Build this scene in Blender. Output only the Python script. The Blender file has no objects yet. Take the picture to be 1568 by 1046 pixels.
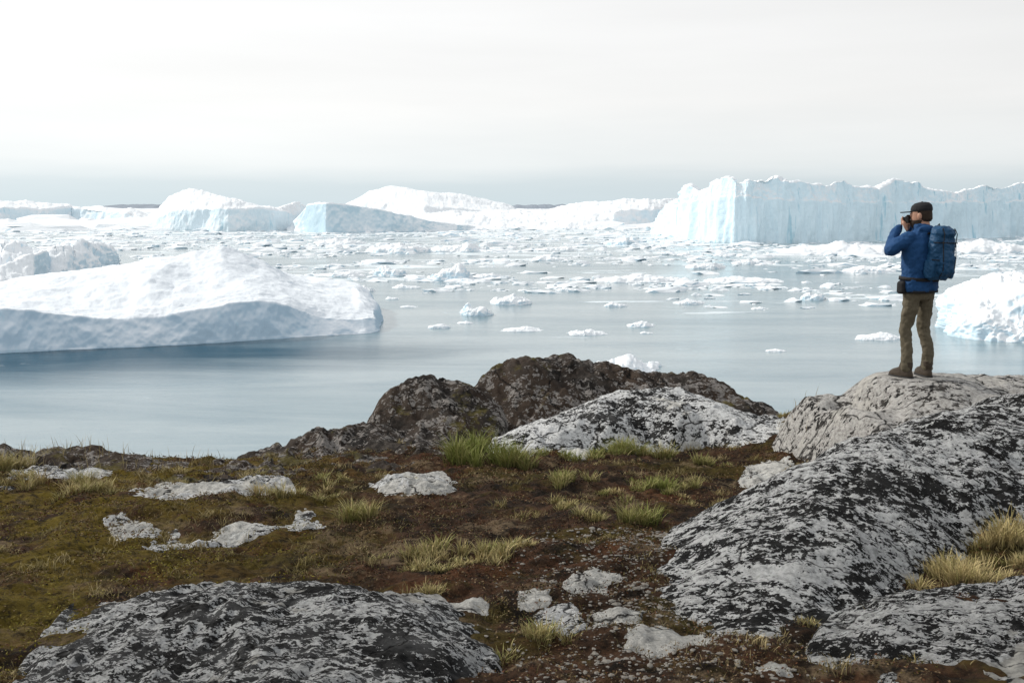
import bpy, math, numpy as np
from math import radians, sin, cos, pi
from mathutils import Vector
rng=np.random.default_rng(7)
S=bpy.context.scene
S.view_settings.view_transform='Standard'
# ------------------------------------------------------------------ camera
FPX=1524.0; T=math.atan(205/FPX)
cam=bpy.data.cameras.new('camera'); co=bpy.data.objects.new('camera',cam); S.collection.objects.link(co)
cam.sensor_width=36; cam.lens=36*FPX/1568; cam.clip_start=0.1; cam.clip_end=200000
co.rotation_euler=(pi/2-T,0,0); S.camera=co
WZ=-30.0
# survey helpers: bearings measured in the photograph -> world positions (camera = origin, y = forward)
def ray(px,py):
    px=np.asarray(px,float); py=np.asarray(py,float)
    u=(px-784)/FPX; v=(523-py)/FPX
    dy=cos(T)+v*sin(T); dz=-sin(T)+v*cos(T)
    return u/dy, dz/dy
def P(px,py,d):
    a,b=ray(px,py); return np.stack([a*d,np.ones_like(a)*d,b*d],-1)
def Pz(px,py,z=WZ):
    a,b=ray(px,py); return P(px,py,z/b)
# ------------------------------------------------------------------ noise
_perm=np.random.default_rng(3).permutation(4096)
_g=np.random.default_rng(4).normal(size=(4096,3)); _g/=np.linalg.norm(_g,axis=1)[:,None]
def pn(p):
    i=np.floor(p).astype(np.int64); f=p-i; w=f*f*f*(f*(f*6-15)+10); r=0
    for a in (0,1):
        for b in (0,1):
            for c in (0,1):
                h=_perm[(_perm[(_perm[(i[...,0]+a)&4095]+i[...,1]+b)&4095]+i[...,2]+c)&4095]
                g=_g[h]
                dd=g[...,0]*(f[...,0]-a)+g[...,1]*(f[...,1]-b)+g[...,2]*(f[...,2]-c)
                ww=(w[...,0] if a else 1-w[...,0])*(w[...,1] if b else 1-w[...,1])*(w[...,2] if c else 1-w[...,2])
                r=r+ww*dd
    return r
def fbm(p,o=4,rough=.5,ridge=False):
    p=np.asarray(p,float); r=0; a=1; s=1
    for k in range(o):
        n=pn(p*s+17.3*k)
        if ridge: n=.35-np.abs(n)*1.4
        r=r+a*n; a*=rough; s*=2.03
    return r
def n2(x,y,s,o=4,off=0,rough=.5,ridge=False):
    return fbm(np.stack([x*s+off,y*s+off*.7,np.zeros_like(x)+off*.31],-1),o,rough,ridge)
def sst(a,b,x):
    t=np.clip((x-a)/(b-a),0,1); return t*t*(3-2*t)
# ------------------------------------------------------------------ mesh helper
def mk(name,V,F,mat=None,smooth=True,parent=None,col=None):
    V=np.asarray(V,np.float32).reshape(-1,3); me=bpy.data.meshes.new(name)
    if isinstance(F,np.ndarray):
        n,k=F.shape
        me.vertices.add(len(V)); me.vertices.foreach_set('co',V.ravel())
        me.loops.add(n*k); me.loops.foreach_set('vertex_index',F.astype(np.int32).ravel())
        me.polygons.add(n); me.polygons.foreach_set('loop_start',np.arange(0,n*k,k,dtype=np.int32))
        try: me.polygons.foreach_set('loop_total',np.full(n,k,np.int32))
        except Exception: pass
        me.update(calc_edges=True)
    else:
        me.from_pydata(V.tolist(),[],F)
    me.polygons.foreach_set('use_smooth',[smooth]*len(me.polygons))
    if col is not None:
        at=me.color_attributes.new('tint','FLOAT_COLOR','POINT')
        c=np.ones((len(V),4),np.float32); c[:,:3]=col; at.data.foreach_set('color',c.ravel())
    if mat: me.materials.append(mat)
    me.validate()
    o=bpy.data.objects.new(name,me); S.collection.objects.link(o)
    if parent: o.parent=parent
    return o
def gridF(nr,nc):
    i=np.arange(nr*nc).reshape(nr,nc)
    return np.stack([i[:-1,:-1],i[:-1,1:],i[1:,1:],i[1:,:-1]],-1).reshape(-1,4)
# ------------------------------------------------------------------ node helper
class M:
    def __init__(s,name):
        s.m=bpy.data.materials.new(name); s.m.use_nodes=True; s.t=s.m.node_tree; s.n=s.t.nodes
        s.b=s.n['Principled BSDF']; s.tc=s.n.new('ShaderNodeTexCoord')
    def l(s,a,b): s.t.links.new(a,b)
    def map(s,scale=(1,1,1),rot=(0,0,0),src=None):
        k=s.n.new('ShaderNodeMapping'); k.inputs['Scale'].default_value=scale; k.inputs['Rotation'].default_value=rot
        s.l(src or s.tc.outputs['Object'],k.inputs[0]); return k.outputs[0]
    def noise(s,scale,detail=6,rough=.55,vec=None,dist=0):
        k=s.n.new('ShaderNodeTexNoise'); k.inputs['Scale'].default_value=scale; k.inputs['Detail'].default_value=detail
        k.inputs['Roughness'].default_value=rough; k.inputs['Distortion'].default_value=dist
        s.l(vec or s.tc.outputs['Object'],k.inputs['Vector']); return k.outputs['Fac']
    def vor(s,scale,vec=None,feature='F1'):
        k=s.n.new('ShaderNodeTexVoronoi'); k.feature=feature; k.inputs['Scale'].default_value=scale
        s.l(vec or s.tc.outputs['Object'],k.inputs['Vector']); return k.outputs['Distance']
    def ramp(s,f,stops):
        k=s.n.new('ShaderNodeValToRGB'); e=k.color_ramp.elements
        while len(e)<len(stops): e.new(.5)
        for q,(p,c) in zip(e,stops):
            q.position=max(0,min(1,p)); q.color=(*(c if isinstance(c,tuple) else (c,c,c)),1)
        s.l(f,k.inputs[0]); return k.outputs[0]
    def mix(s,f,a,b,mode='MIX'):
        k=s.n.new('ShaderNodeMix'); k.data_type='RGBA'; k.blend_type=mode
        for i,v in ((0,f),(6,a),(7,b)):
            inp=k.inputs[i]
            if isinstance(v,(int,float)): inp.default_value=v if i==0 else (v,v,v,1)
            elif isinstance(v,tuple): inp.default_value=(*v,1)
            else: s.l(v,inp)
        return k.outputs[2]
    def math(s,op,a,b=0.,c=None):
        k=s.n.new('ShaderNodeMath'); k.operation=op
        for i,v in enumerate((a,b) if c is None else (a,b,c)):
            if isinstance(v,(int,float)): k.inputs[i].default_value=v
            else: s.l(v,k.inputs[i])
        return k.outputs[0]
    def nz(s):
        g=s.n.new('ShaderNodeNewGeometry'); x=s.n.new('ShaderNodeSeparateXYZ'); s.l(g.outputs['Normal'],x.inputs[0]); return x.outputs['Z']
    def pos(s,ax):
        g=s.n.new('ShaderNodeNewGeometry'); x=s.n.new('ShaderNodeSeparateXYZ'); s.l(g.outputs['Position'],x.inputs[0]); return x.outputs[ax]
    def bump(s,h,dist,st=1.,prev=None):
        k=s.n.new('ShaderNodeBump'); k.inputs['Distance'].default_value=dist; k.inputs['Strength'].default_value=st
        s.l(h,k.inputs['Height'])
        if prev: s.l(prev,k.inputs['Normal'])
        return k.outputs[0]
    def out(s,col,rough=.8,normal=None,spec=.4):
        if isinstance(col,tuple): s.b.inputs['Base Color'].default_value=(*col,1)
        else: s.l(col,s.b.inputs['Base Color'])
        if isinstance(rough,(int,float)): s.b.inputs['Roughness'].default_value=rough
        else: s.l(rough,s.b.inputs['Roughness'])
        s.b.inputs['Specular IOR Level'].default_value=spec
        if normal: s.l(normal,s.b.inputs['Normal'])
        return s.m
# ------------------------------------------------------------------ materials
def rock_mat(name,white=.5,cream=.35,rot=.6,dark=(.007,.0067,.0065),mid=(.036,.035,.034),lite=(.80,.80,.79),lo=(.38,.38,.375),sc=1.0,brown=0.0,fs=11,moss=.0,creamc=(.72,.70,.65)):
    m=M(name); v=m.map((1.0*sc,1.5*sc,1.2*sc),(0,0,rot))
    a=m.noise(3.2,8,.65,v); base=m.mix(m.ramp(a,[(.42,0.),(.66,1.)]),dark,mid)
    if brown: base=m.mix(m.ramp(m.noise(1.6,6,.65),[(.42,0.),(.6,brown)]),base,(.075,.050,.034))
    big=m.noise(1.8,5,.6,v); fine=m.noise(fs,7,.66,v,.2); sp=m.noise(fs*3.6,4,.6,v,.2)
    f=m.math('ADD',m.math('MULTIPLY',fine,.9),m.math('MULTIPLY',big,.60)); f=m.math('ADD',f,m.math('MULTIPLY',sp,.55))
    th=1.025+(.5-white)*.42
    f=m.math('MULTIPLY',f,.7); th*=.7
    lm=m.ramp(f,[(th-.004,0.),(th+.006,1.)])
    c1=m.mix(m.ramp(m.noise(26,5,.7),[(.35,0.),(.56,1.)]),lo,lite)
    col=m.mix(lm,base,c1)
    cr=m.ramp(m.noise(.9,9,.66,m.map((1,1,1),(0,0,1.1)),.4),[(.66-cream*.25,0.),(.675-cream*.25,1.)])
    cr=m.math('MULTIPLY',cr,m.ramp(m.noise(fs*1.3,6,.65),[(.36,.0),(.42,.94)]))
    col=m.mix(cr,col,m.mix(m.ramp(m.noise(14,6,.7),[(.35,0.),(.6,1.)]),tuple(c*.5 for c in creamc),creamc))
    vd=m.n.new('ShaderNodeVectorMath'); vd.operation='ADD'; m.l(v,vd.inputs[0]); nt=m.n.new('ShaderNodeTexNoise'); nt.inputs['Scale'].default_value=2.5; nt.inputs['Detail'].default_value=5; m.l(v,nt.inputs['Vector'])
    vs=m.n.new('ShaderNodeVectorMath'); vs.operation='SCALE'; vs.inputs['Scale'].default_value=.55; m.l(nt.outputs['Color'],vs.inputs[0]); m.l(vs.outputs[0],vd.inputs[1])
    cd=m.vor(.95,vd.outputs[0],'DISTANCE_TO_EDGE'); crk=m.ramp(cd,[(.002,0.),(.014,1.)])
    col=m.mix(crk,(.008,.007,.006),col)
    if moss: col=m.mix(m.math('MULTIPLY',m.ramp(m.noise(1.4,7,.65),[(.53,0.),(.58,moss)]),m.ramp(m.nz(),[(.75,0.),(.93,1.)])),col,m.mix(m.noise(30,4,.7),(.06,.05,.01),(.15,.12,.02)))
    n=m.bump(m.noise(5,10,.68,v),.07,.9); n=m.bump(m.noise(40,6,.7,v),.014,1.,n); n=m.bump(lm,.008,.7,n); n=m.bump(crk,.03,.8,n)
    return m.out(col,m.ramp(sp,[(.3,.7),(.7,.95)]),n,.15)
R_big=rock_mat('lichen_granite',white=.49,cream=.0,rot=.75,sc=1.1,fs=11)
R_low=rock_mat('lichen_granite_smooth',white=.45,cream=.30,rot=-.35,mid=(.11,.11,.11),fs=14,sc=1.1)
R_fr=rock_mat('lichen_granite_blotched',white=.52,cream=.18,rot=.3,sc=1.3,fs=12)
R_mid=rock_mat('lichen_granite_pale',white=.57,cream=.12,rot=.9,sc=.9,mid=(.08,.079,.077),fs=10)
R_dark=rock_mat('weathered_granite',white=.36,cream=-.1,rot=1.2,dark=(.015,.0125,.011),mid=(.085,.070,.058),lite=(.34,.31,.285),lo=(.15,.14,.13),brown=.75,fs=8,moss=.85)
R_man=rock_mat('pale_granite',white=.66,cream=.45,rot=.2,mid=(.10,.09,.08),lite=(.58,.56,.53),lo=(.28,.26,.24),sc=.8,fs=10,creamc=(.66,.63,.58))
R_flat=rock_mat('pale_slab',white=.75,cream=1.1,rot=.3,mid=(.2,.19,.17),lite=(.7,.7,.67),creamc=(.78,.76,.71))
R_ml=rock_mat('lichen_slab',white=.66,cream=.55,rot=.1,mid=(.09,.09,.09),fs=11)

def ground_mat():
    m=M('tundra_soil')
    a=m.noise(.9,7,.66); b=m.noise(2.6,9,.7); c=m.noise(16,9,.72)
    col=m.mix(m.ramp(b,[(.40,0.),(.58,1.)]),(.014,.010,.007),(.078,.040,.022))
    col=m.mix(m.ramp(a,[(.52,0.),(.59,.7)]),col,(.08,.062,.012))
    col=m.mix(m.ramp(m.noise(1.9,8,.66),[(.55,0.),(.61,.75)]),col,(.21,.15,.09))
    col=m.mix(m.ramp(m.noise(1.3,8,.66,m.map((1,1,1),(0,0,2))),[(.55,0.),(.63,.65)]),col,(.11,.042,.018))
    left=m.math('MULTIPLY',m.ramp(m.math('MULTIPLY',m.pos('X'),-.25),[(.2,0.),(.75,1.)]),m.ramp(m.noise(1.7,7,.65),[(.42,0.),(.52,.9)]))
    col=m.mix(left,col,m.mix(m.noise(9,6,.7),(.085,.05,.01),(.21,.16,.018)))
    col=m.mix(m.ramp(c,[(.38,.8),(.52,0.)]),col,(.008,.006,.004))
    col=m.mix(m.ramp(m.noise(60,4,.7),[(.6,0.),(.72,.4)]),col,(.28,.21,.12))
    n=m.bump(b,.10,.9); n=m.bump(c,.05,1.,n); n=m.bump(m.noise(70,5,.7),.015,1.,n)
    return m.out(col,.95,n,.1)
G_m=ground_mat()
def tint_mat(name,rough=.7):
    m=M(name); k=m.n.new('ShaderNodeVertexColor'); k.layer_name='tint'
    col=m.mix(m.math('MULTIPLY',m.noise(25,3),.35),k.outputs[0],(.03,.02,.01))
    m.out(col,rough,None,.2); return m.m
grass_m=tint_mat('grass_blade'); litter_m=tint_mat('heath_leaves',.85)
def ice_mat(name,snow=(.80,.83,.855),blue=(.52,.68,.77),streak=.5,scale=.05,bd=.6,mixn=.5,lo=.25,hi=.6):
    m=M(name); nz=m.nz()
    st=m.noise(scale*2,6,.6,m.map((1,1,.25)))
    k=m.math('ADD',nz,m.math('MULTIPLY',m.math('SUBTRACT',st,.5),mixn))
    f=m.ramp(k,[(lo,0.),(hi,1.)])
    col=m.mix(f,blue,snow)  # steep faces take bluer ice, with their shade put into the colour
    s=m.ramp(m.noise(scale*6,4,.6,m.map((1,1,.08),(0.05,.04,0))),[(.60,0.),(.66,streak)])
    col=m.mix(m.math('MULTIPLY',s,m.math('SUBTRACT',1.,f)),col,(.38,.62,.73))
    n=m.bump(m.noise(scale*9,8,.6),bd/scale*.05,.7)
    return m.out(col,.65,n,.2)
I_far=ice_mat('glacier_ice_far',blue=(.68,.79,.85),scale=.02,bd=.5)  # brighter far ice; distance haze is put into the colour
I_face=ice_mat('glacier_ice_face',blue=(.70,.84,.91),streak=.8,scale=.02,bd=.8,mixn=.4)
I_near=ice_mat('glacier_ice',snow=(.76,.80,.84),blue=(.40,.53,.64),streak=.25,scale=.08,bd=.28,mixn=.3,lo=.40,hi=.85)
I_chunk=ice_mat('brash_ice',blue=(.56,.70,.79),streak=.3,scale=.3,bd=.7)

# ------------------------------------------------------------------ terrain function
def Gs(x,y):
    x=np.asarray(x,float); y=np.asarray(y,float)
    z=-1.55-.11*y
    rise=sst(2.2,4.6,x)*sst(5.5,9.,y)*.62*sst(16,11.5,y)
    z=z+rise+ .12*sst(1.5,4,x)*sst(8,5,y)
    rim=10.5+2.6*sst(-3.2,-.8,x)-1.2*sst(2.5,5,x)+.35*np.sin(x*.9)
    t=np.maximum(0,y-rim); z=z-(t*t/(t+1.2))*1.05
    side=np.maximum(0,np.abs(x)-14); z=z-side*side/(side+6)*.4
    return np.maximum(z,WZ-4)
def Gf(x,y):
    return Gs(x,y)+.13*n2(x,y,.75,3,5.)+.07*n2(x,y,2.7,4,9.,.55)+.045*np.abs(n2(x,y,6.,3,2.))-.02
def hit(px,py):
    a,b=ray(px,py)
    for d in np.arange(2.,22,.03):
        if b*d<=Gs(a*d,d): return np.array([a*d,d,b*d])
    return np.array([a*12,12,float(Gs(a*12,12))])
def seg(a,b,n): return np.linspace(a,b,n,endpoint=False)
xs=np.concatenate([-8-np.geomspace(60,.2,50),seg(-8,8,600),8+np.geomspace(.001,60,50)])
ys=np.concatenate([seg(-25,2.2,60),seg(2.2,7,250),seg(7,14,210),14+np.geomspace(.001,45,80)])
X,Y=np.meshgrid(xs,ys)
ground=mk('tundra_ground',np.stack([X,Y,Gf(X,Y)],-1),gridF(*X.shape),G_m)

# ------------------------------------------------------------------ rocks
def hull(pts):
    pts=sorted(map(tuple,pts))
    def half(ps):
        h=[]
        for p in ps:
            while len(h)>1 and (h[-1][0]-h[-2][0])*(p[1]-h[-2][1])-(h[-1][1]-h[-2][1])*(p[0]-h[-2][0])<=0: h.pop()
            h.append(p)
        return h[:-1]
    return np.array(half(pts)+half(pts[::-1]))
ROCKS=[]
class Rock:
    def __init__(s,name,surf,edges,hid,mat,res=.02,amp=.05,nsc=1.3,seed=0,strata=.0,sdir=.6,sink=.05,ang=0.,follow=0.,flat=None,soft=1.):
        c=[]
        for p in surf: c.append(P(*p))
        for e in edges:
            h=hit(*e); h[2]-=sink; c.append(h)
        for (px,d,dz) in hid:
            a,_=ray(px,650); c.append(np.array([a*d,d,float(Gs(a*d,d))+dz]))
        c=np.array(c); s.c=c; n=len(c); s.soft=soft
        D=s.K(np.linalg.norm(c[:,None,:2]-c[None,:,:2],axis=2))+np.eye(n)*.02
        A=np.zeros((n+3,n+3)); A[:n,:n]=D; A[:n,n]=1; A[:n,n+1:]=c[:,:2]; A[n,:n]=1; A[n+1:,:n]=c[:,:2].T
        s.w=np.linalg.solve(A,np.concatenate([c[:,2],np.zeros(3)])); s.h=hull(c[:,:2])
        s.amp,s.nsc,s.seed,s.strata,s.sdir,s.ang,s.follow,s.flat=amp,nsc,seed,strata,sdir,ang,follow,flat
        lo=c[:,:2].min(0)-.5; hi=c[:,:2].max(0)+.5
        nx=int((hi[0]-lo[0])/res); ny=int((hi[1]-lo[1])/res)
        X,Y=np.meshgrid(np.linspace(lo[0],hi[0],nx),np.linspace(lo[1],hi[1],ny)); Z=s.z(X,Y)
        keep=Z>Gs(X,Y)-.35; F=gridF(ny,nx); F=F[keep.ravel()[F].all(1)]
        used=np.unique(F); re=np.zeros(nx*ny,int); re[used]=np.arange(len(used))
        V=np.stack([X,Y,Z],-1).reshape(-1,3)[used]
        s.o=mk(name,V,re[F],mat); ROCKS.append(s)
    def K(s,r): return r*r*np.log(r+1e-6)
    def z(s,x,y):
        sh=x.shape; q=np.stack([x.ravel(),y.ravel()],-1); r=s.w[len(s.c)]+q@s.w[len(s.c)+1:]
        for i in range(len(s.c)): r=r+s.w[i]*s.K(np.hypot(q[:,0]-s.c[i,0],q[:,1]-s.c[i,1]))
        sd=np.full(len(q),-9.)
        for a,b in zip(s.h,np.roll(s.h,-1,0)):
            t=b-a; nn=np.array([t[1],-t[0]])/np.hypot(*t); sd=np.maximum(sd,(q-a)@nn)
        sd=np.maximum(sd,0); r=r-(1.2*s.soft*sd+3*sd*sd)
        x,y=q.T; o=s.seed*3.7
        if s.flat:
            X0,Y0,Z0,R0=s.flat; wf=sst(R0,R0*.45,np.hypot(x-X0,(y-Y0)))
            r=r*(1-wf)+wf*Z0; am=1-.8*wf
        else: am=1.
        r=r+am*(s.amp*n2(x,y,s.nsc,5,o,.55)+s.amp*.5*n2(x,y,s.nsc*2.7,5,o+4,.58,True))
        if s.ang:
            xr=x+.3*n2(x,y,.9,2,o+1); yr=y+.3*n2(x,y,.9,2,o+2)
            for k,(dx,dy,fr,a_) in enumerate(((.8,.6,1.7,1.),(-.5,.86,2.6,.6),(.95,-.3,4.3,.35))):
                ph=(xr*dx+yr*dy)*fr+o+n2(x,y,1.1,3,o+k*5)*.8; fr_=ph-np.floor(ph)
                r=r+am*s.ang*a_*(np.minimum(fr_/.78,(1-fr_)/.22)-.5)
        if s.strata:
            ca,sa=cos(s.sdir),sin(s.sdir); uu=x*ca+y*sa+.25*n2(x,y,1.1,3,o+8); vv=(-x*sa+y*ca)
            r=r+am*s.strata*fbm(np.stack([uu*5.5,vv*1.1,0*uu+o],-1),4,.55,True)
        if s.follow: r=r+s.follow*(Gf(x,y)-Gs(x,y))
        return r.reshape(sh)
rk_big=Rock('granite_boulder',
 [(1010,850,6.15),(1100,790,6.6),(1200,728,7.0),(1300,680,7.5),(1400,645,8.0),(1500,625,8.4),(1568,606,8.8),(1660,600,9.1),
  (1100,870,5.6),(1200,850,5.55),(1200,790,6.1),(1300,830,5.7),(1300,760,6.3),(1400,760,6.5),(1400,700,7.1),(1500,700,7.2),(1568,680,7.5),(1500,770,6.6),(1660,690,7.6),(1400,820,6.05)],
 [(992,875),(1005,915),(1080,945),(1140,975),(1215,965),(1300,925),(1400,875),(1480,845),(1568,812),(1700,800)],
 [(1040,7.2,-.05),(1180,8.0,-.08),(1300,8.8,-.05),(1400,9.3,-.1),(1550,10,-.2),(1700,10.2,-.3)],R_big,.017,.055,1.3,1,.03,.9,ang=.018)
FX,FY=4.105,10.02; FZ=float(P(1408,577,FY)[2])
rk_man=Rock('granite_outcrop',
 [(1215,628,10.6),(1260,606,10.5),(1330,590,10.3),(1380,580,10.1),(1405,578,10.),(1430,578,10.),(1480,579,10.2),(1568,579,10.4),(1680,585,10.6),
  (1300,625,9.7),(1400,612,9.5),(1500,612,9.5),(1350,640,9.2),(1600,620,9.6)],
 [(1205,645),(1260,655),(1320,665)],
 [(1400,8.6,-.1),(1600,8.6,-.1),(1215,11.5,-.2),(1330,11.8,-.1),(1430,12,-.2),(1600,12,-.3),(1700,10,-.1)],R_man,.022,.035,1.4,2,.02,.1,ang=.03,flat=(FX,FY,FZ,.75))
rk_mid=Rock('granite_whaleback',
 [(770,690,11.0),(800,668,11.3),(860,636,11.9),(920,612,12.2),(980,600,12.4),(1030,597,12.4),(1080,612,12.3),(1140,636,12.),(1190,650,11.6),
  (860,665,11.2),(950,650,11.3),(1040,640,11.4),(1100,650,11.3),(950,625,11.9),(1030,618,12.)],
 [(750,698),(830,700),(900,694),(980,690),(1060,690),(1140,690),(1215,680)],
 [(760,12.4,-.1),(860,13.2,-.1),(980,13.4,-.1),(1090,13.3,-.1),(1200,12.6,-.1)],R_mid,.02,.06,1.3,3,.045,.8,ang=.035)
rk_d1=Rock('dark_granite_knoll',
 [(725,592,13.2),(742,572,13.4),(800,556,13.6),(860,550,13.8),(930,566,13.8),(1030,579,13.7),(1100,587,13.6),(1125,604,13.4),(1180,626,13.2),
  (760,610,13.0),(850,585,13.1),(930,592,13.1),(1030,600,13.1),(800,640,12.6)],
 [(740,668),(830,675)],
 [(700,13.8,-.1),(780,14.8,-.2),(900,15,-.2),(1050,15,-.2),(1200,14.2,-.2),(1215,12.9,-.1),(1100,12.5,-.1),(950,12.5,-.1),(720,13.,0)],R_dark,.02,.07,1.5,4,.06,.5,ang=.06)
rk_d2=Rock('dark_granite_knoll',
 [(564,650,12.2),(580,618,12.4),(610,597,12.6),(650,591,12.7),(700,592,12.7),(745,608,12.6),(765,630,12.3),
  (600,640,12.),(660,630,12.),(720,645,11.9),(660,660,11.7)],
 [(555,674),(600,682),(680,690),(750,688),(775,665)],
 [(550,12.8,-.1),(600,13.4,-.1),(700,13.6,-.1),(780,13,-.1)],R_dark,.018,.07,1.8,5,.06,1.1,ang=.06)
rk_l=Rock('granite_ledge',
 [(350,712,11.1),(400,694,11.3),(470,668,11.7),(520,660,11.8),(570,655,11.8),(640,662,11.7),(700,674,11.5),(470,688,11.2),(560,682,11.2),(640,686,11.1)],
 [(335,724),(430,726),(520,722),(610,714),(690,708),(740,698)],
 [(330,11.8,-.2),(440,12.5,-.2),(560,12.8,-.1),(700,12.4,-.1)],R_dark,.02,.06,1.8,6,.06,.2,ang=.07)
rk_fl=Rock('granite_slab',
 [(60,1015,4.35),(150,947,4.75),(260,908,5.0),(400,899,5.05),(520,905,5.0),(640,927,4.85),(700,975,4.5),
  (150,1000,4.25),(260,960,4.4),(400,950,4.45),(520,955,4.4),(620,980,4.25),(200,1046,3.9),(400,1030,3.85),(560,1040,3.85),(660,1040,4.0)],
 [(30,1040),(742,1040)],
 [(-60,3.8,-.05),(-60,3.2,-.05),(760,3.2,-.08),(350,2.9,.1),(350,2.3,-.1),(100,5.3,-.1),(260,5.55,-.08),(400,5.6,-.08),(520,5.55,-.08),(660,5.4,-.08),(760,4.6,-.1)],R_low,.013,.05,1.9,7,.035,-.3,ang=.03)
rk_fr=Rock('granite_slab',
 [(1240,1005,4.3),(1290,955,4.6),(1400,928,4.85),(1500,915,5.),(1568,902,5.1),(1700,890,5.1),(1300,1010,4.2),(1400,980,4.35),(1500,980,4.35),(1568,960,4.5),(1400,1040,3.95),(1568,1040,3.95)],
 [(1228,1010),(1215,1046)],
 [(1200,3.4,-.1),(1500,2.8,.1),(1500,2.2,-.1),(1300,5.1,-.06),(1400,5.35,-.05),(1568,5.6,-.05),(1720,5.7,-.1),(1800,4,-.1)],R_fr,.013,.045,1.9,8,.03,.4,ang=.03)
rk_ml=Rock('granite_slab',
 [(200,768,8.2),(240,750,8.6),(300,738,8.9),(370,733,9.1),(430,737,9.1),(300,762,8.2),(400,757,8.5),(225,783,7.9),(340,777,8.0),(280,786,7.85),(400,785,8.1)],
 [(158,797),(178,822),(240,828),(330,816),(430,808),(500,803),(470,770),(450,745)],
 [(190,9.2,-.06),(300,9.6,-.04),(430,9.7,-.04)],R_ml,.016,.025,1.9,9,.02,.2,sink=.0,ang=.015,follow=.97)
def slab(pts,h=.05,mat=R_flat,seed=0):
    cx=sum(p[0] for p in pts)/len(pts); cy=sum(p[1] for p in pts)/len(pts)
    sf=[]
    for p in pts:
        a,b=(cx+(p[0]-cx)*.72,cy+(p[1]-cy)*.72); hh=hit(a,b); sf.append((a,b-h*FPX/hh[1],hh[1]))
    pts=[(cx+(p[0]-cx)*1.12,cy+(p[1]-cy)*1.12) for p in pts]
    return Rock('flat_stone',sf,pts,[],mat,.011,.02,4.,seed,.006,.3,sink=.022,ang=.003,follow=.97,soft=.4)
sl=[[(560,740),(600,728),(650,722),(705,742),(690,754),(600,755)],
 [(870,885),(905,872),(950,876),(945,895),(915,915),(872,920)],
 [(902,938),(940,925),(985,935),(970,955),(910,955)],
 [(958,972),(1000,950),(1080,950),(1120,975),(1060,990),(970,990)],
 [(684,918),(730,912),(745,935),(700,940)],
 [(795,908),(835,905),(840,925),(800,928)],
 [(1135,720),(1170,702),(1215,700),(1170,735),(1140,742)],
 [(320,806),(370,796),(425,800),(400,814),(330,814)],
 [(40,735),(70,715),(150,712),(170,725),(90,738)],
 [(1270,925),(1300,912),(1340,915),(1320,935),(1275,938)],
 [(850,700),(900,688),(930,698),(880,708)],
 [(1160,1032),(1200,1028),(1210,1046),(1170,1046)],
 [(430,798),(480,794),(500,800),(450,806)],[(820,930),(865,922),(895,950),(870,968),(835,960)],[(650,930),(690,985),(720,1010),(690,1020),(660,980)]]
for i,p in enumerate(sl): slab(p,.012,R_ml if i in(0,8,13,14) else R_flat,20+i)
# low outcrops on the left rim
Rock('rim_rock',[(60,688,10.6),(95,686,10.6),(150,693,10.8),(210,700,10.8),(250,708,10.6),(110,702,10.3)],[(40,706),(120,716),(200,724),(268,722)],[(30,11.3,-.2),(150,11.6,-.1),(280,11.3,-.2)],R_dark,.02,.06,2.5,40,.04,ang=.05)
Rock('rim_rock',[(-60,680,10.8),(0,685,10.8),(25,688,10.7),(-20,698,10.4)],[(-80,708),(0,712),(48,704)],[(-90,11.4,-.2),(20,11.5,-.2),(60,11.,-.1)],R_dark,.02,.06,2.5,41,.04,ang=.05)
Rock('rim_rock',[(255,713,10.5),(300,713,10.6),(340,711,10.7),(300,720,10.2)],[(240,728),(300,732),(355,728)],[(250,11,-.2),(350,11.2,-.2)],R_dark,.02,.04,2.5,42,.04,ang=.04)
Rock('rim_rock',[(20,722,9.9),(80,720,9.9),(60,730,9.5)],[(0,742),(60,748),(130,738)],[(10,10.5,-.1),(110,10.5,-.1)],R_low,.02,.04,2.5,43,.04,ang=.03)
def rocktop(x,y):
    z=np.full(x.shape,-99.)
    for r in ROCKS:
        lo=r.c[:,:2].min(0)-.3; hi=r.c[:,:2].max(0)+.3
        k=(x>lo[0])&(x<hi[0])&(y>lo[1])&(y<hi[1])
        if k.any(): z[k]=np.maximum(z[k],r.z(x[k],y[k]))
    return z
def ico(sub):
    import bmesh
    bm=bmesh.new(); bmesh.ops.create_icosphere(bm,subdivisions=sub,radius=1)
    v=np.array([x.co[:] for x in bm.verts]); f=np.array([[q.index for q in x.verts] for x in bm.faces]); bm.free(); return v,f
def scatter(name,temps,pos,scl,rot,mat,smooth=False):
    Vs=[];Fs=[];o=0; ti=rng.integers(0,len(temps),len(pos))
    for i in range(len(pos)):
        v,f=temps[ti[i]]; c,s=cos(rot[i]),sin(rot[i]); w=v*scl[i]
        w=np.stack([w[:,0]*c-w[:,1]*s,w[:,0]*s+w[:,1]*c,w[:,2]],-1)+pos[i]
        Vs.append(w);Fs.append(f+o);o+=len(v)
    return mk(name,np.concatenate(Vs),np.concatenate(Fs),mat,smooth)
# fine grit in the bare path
iv,if_=ico(1)
peb=[(iv*(1+.5*fbm(iv*1.3+k*9,3))[:,None],if_) for k in range(6)]
N=3500; y=rng.uniform(3.6,7,N); x=.75+rng.normal(size=N)*.4+(y-5)*.12; s=rng.gamma(1.5,.0028,N)+.002
z=Gf(x,y); k=rocktop(x,y)<z; x,y,z,s=x[k],y[k],z[k],s[k]
gm=M('grit'); grit=gm.out(gm.mix(gm.noise(12,4,.7),(.06,.05,.04),(.26,.24,.21)),.9)
scatter('gravel',peb,np.stack([x,y,z+s*.2],-1),np.stack([s*1.4,s,s*.5],-1),rng.uniform(0,6,len(x)),grit)

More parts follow.
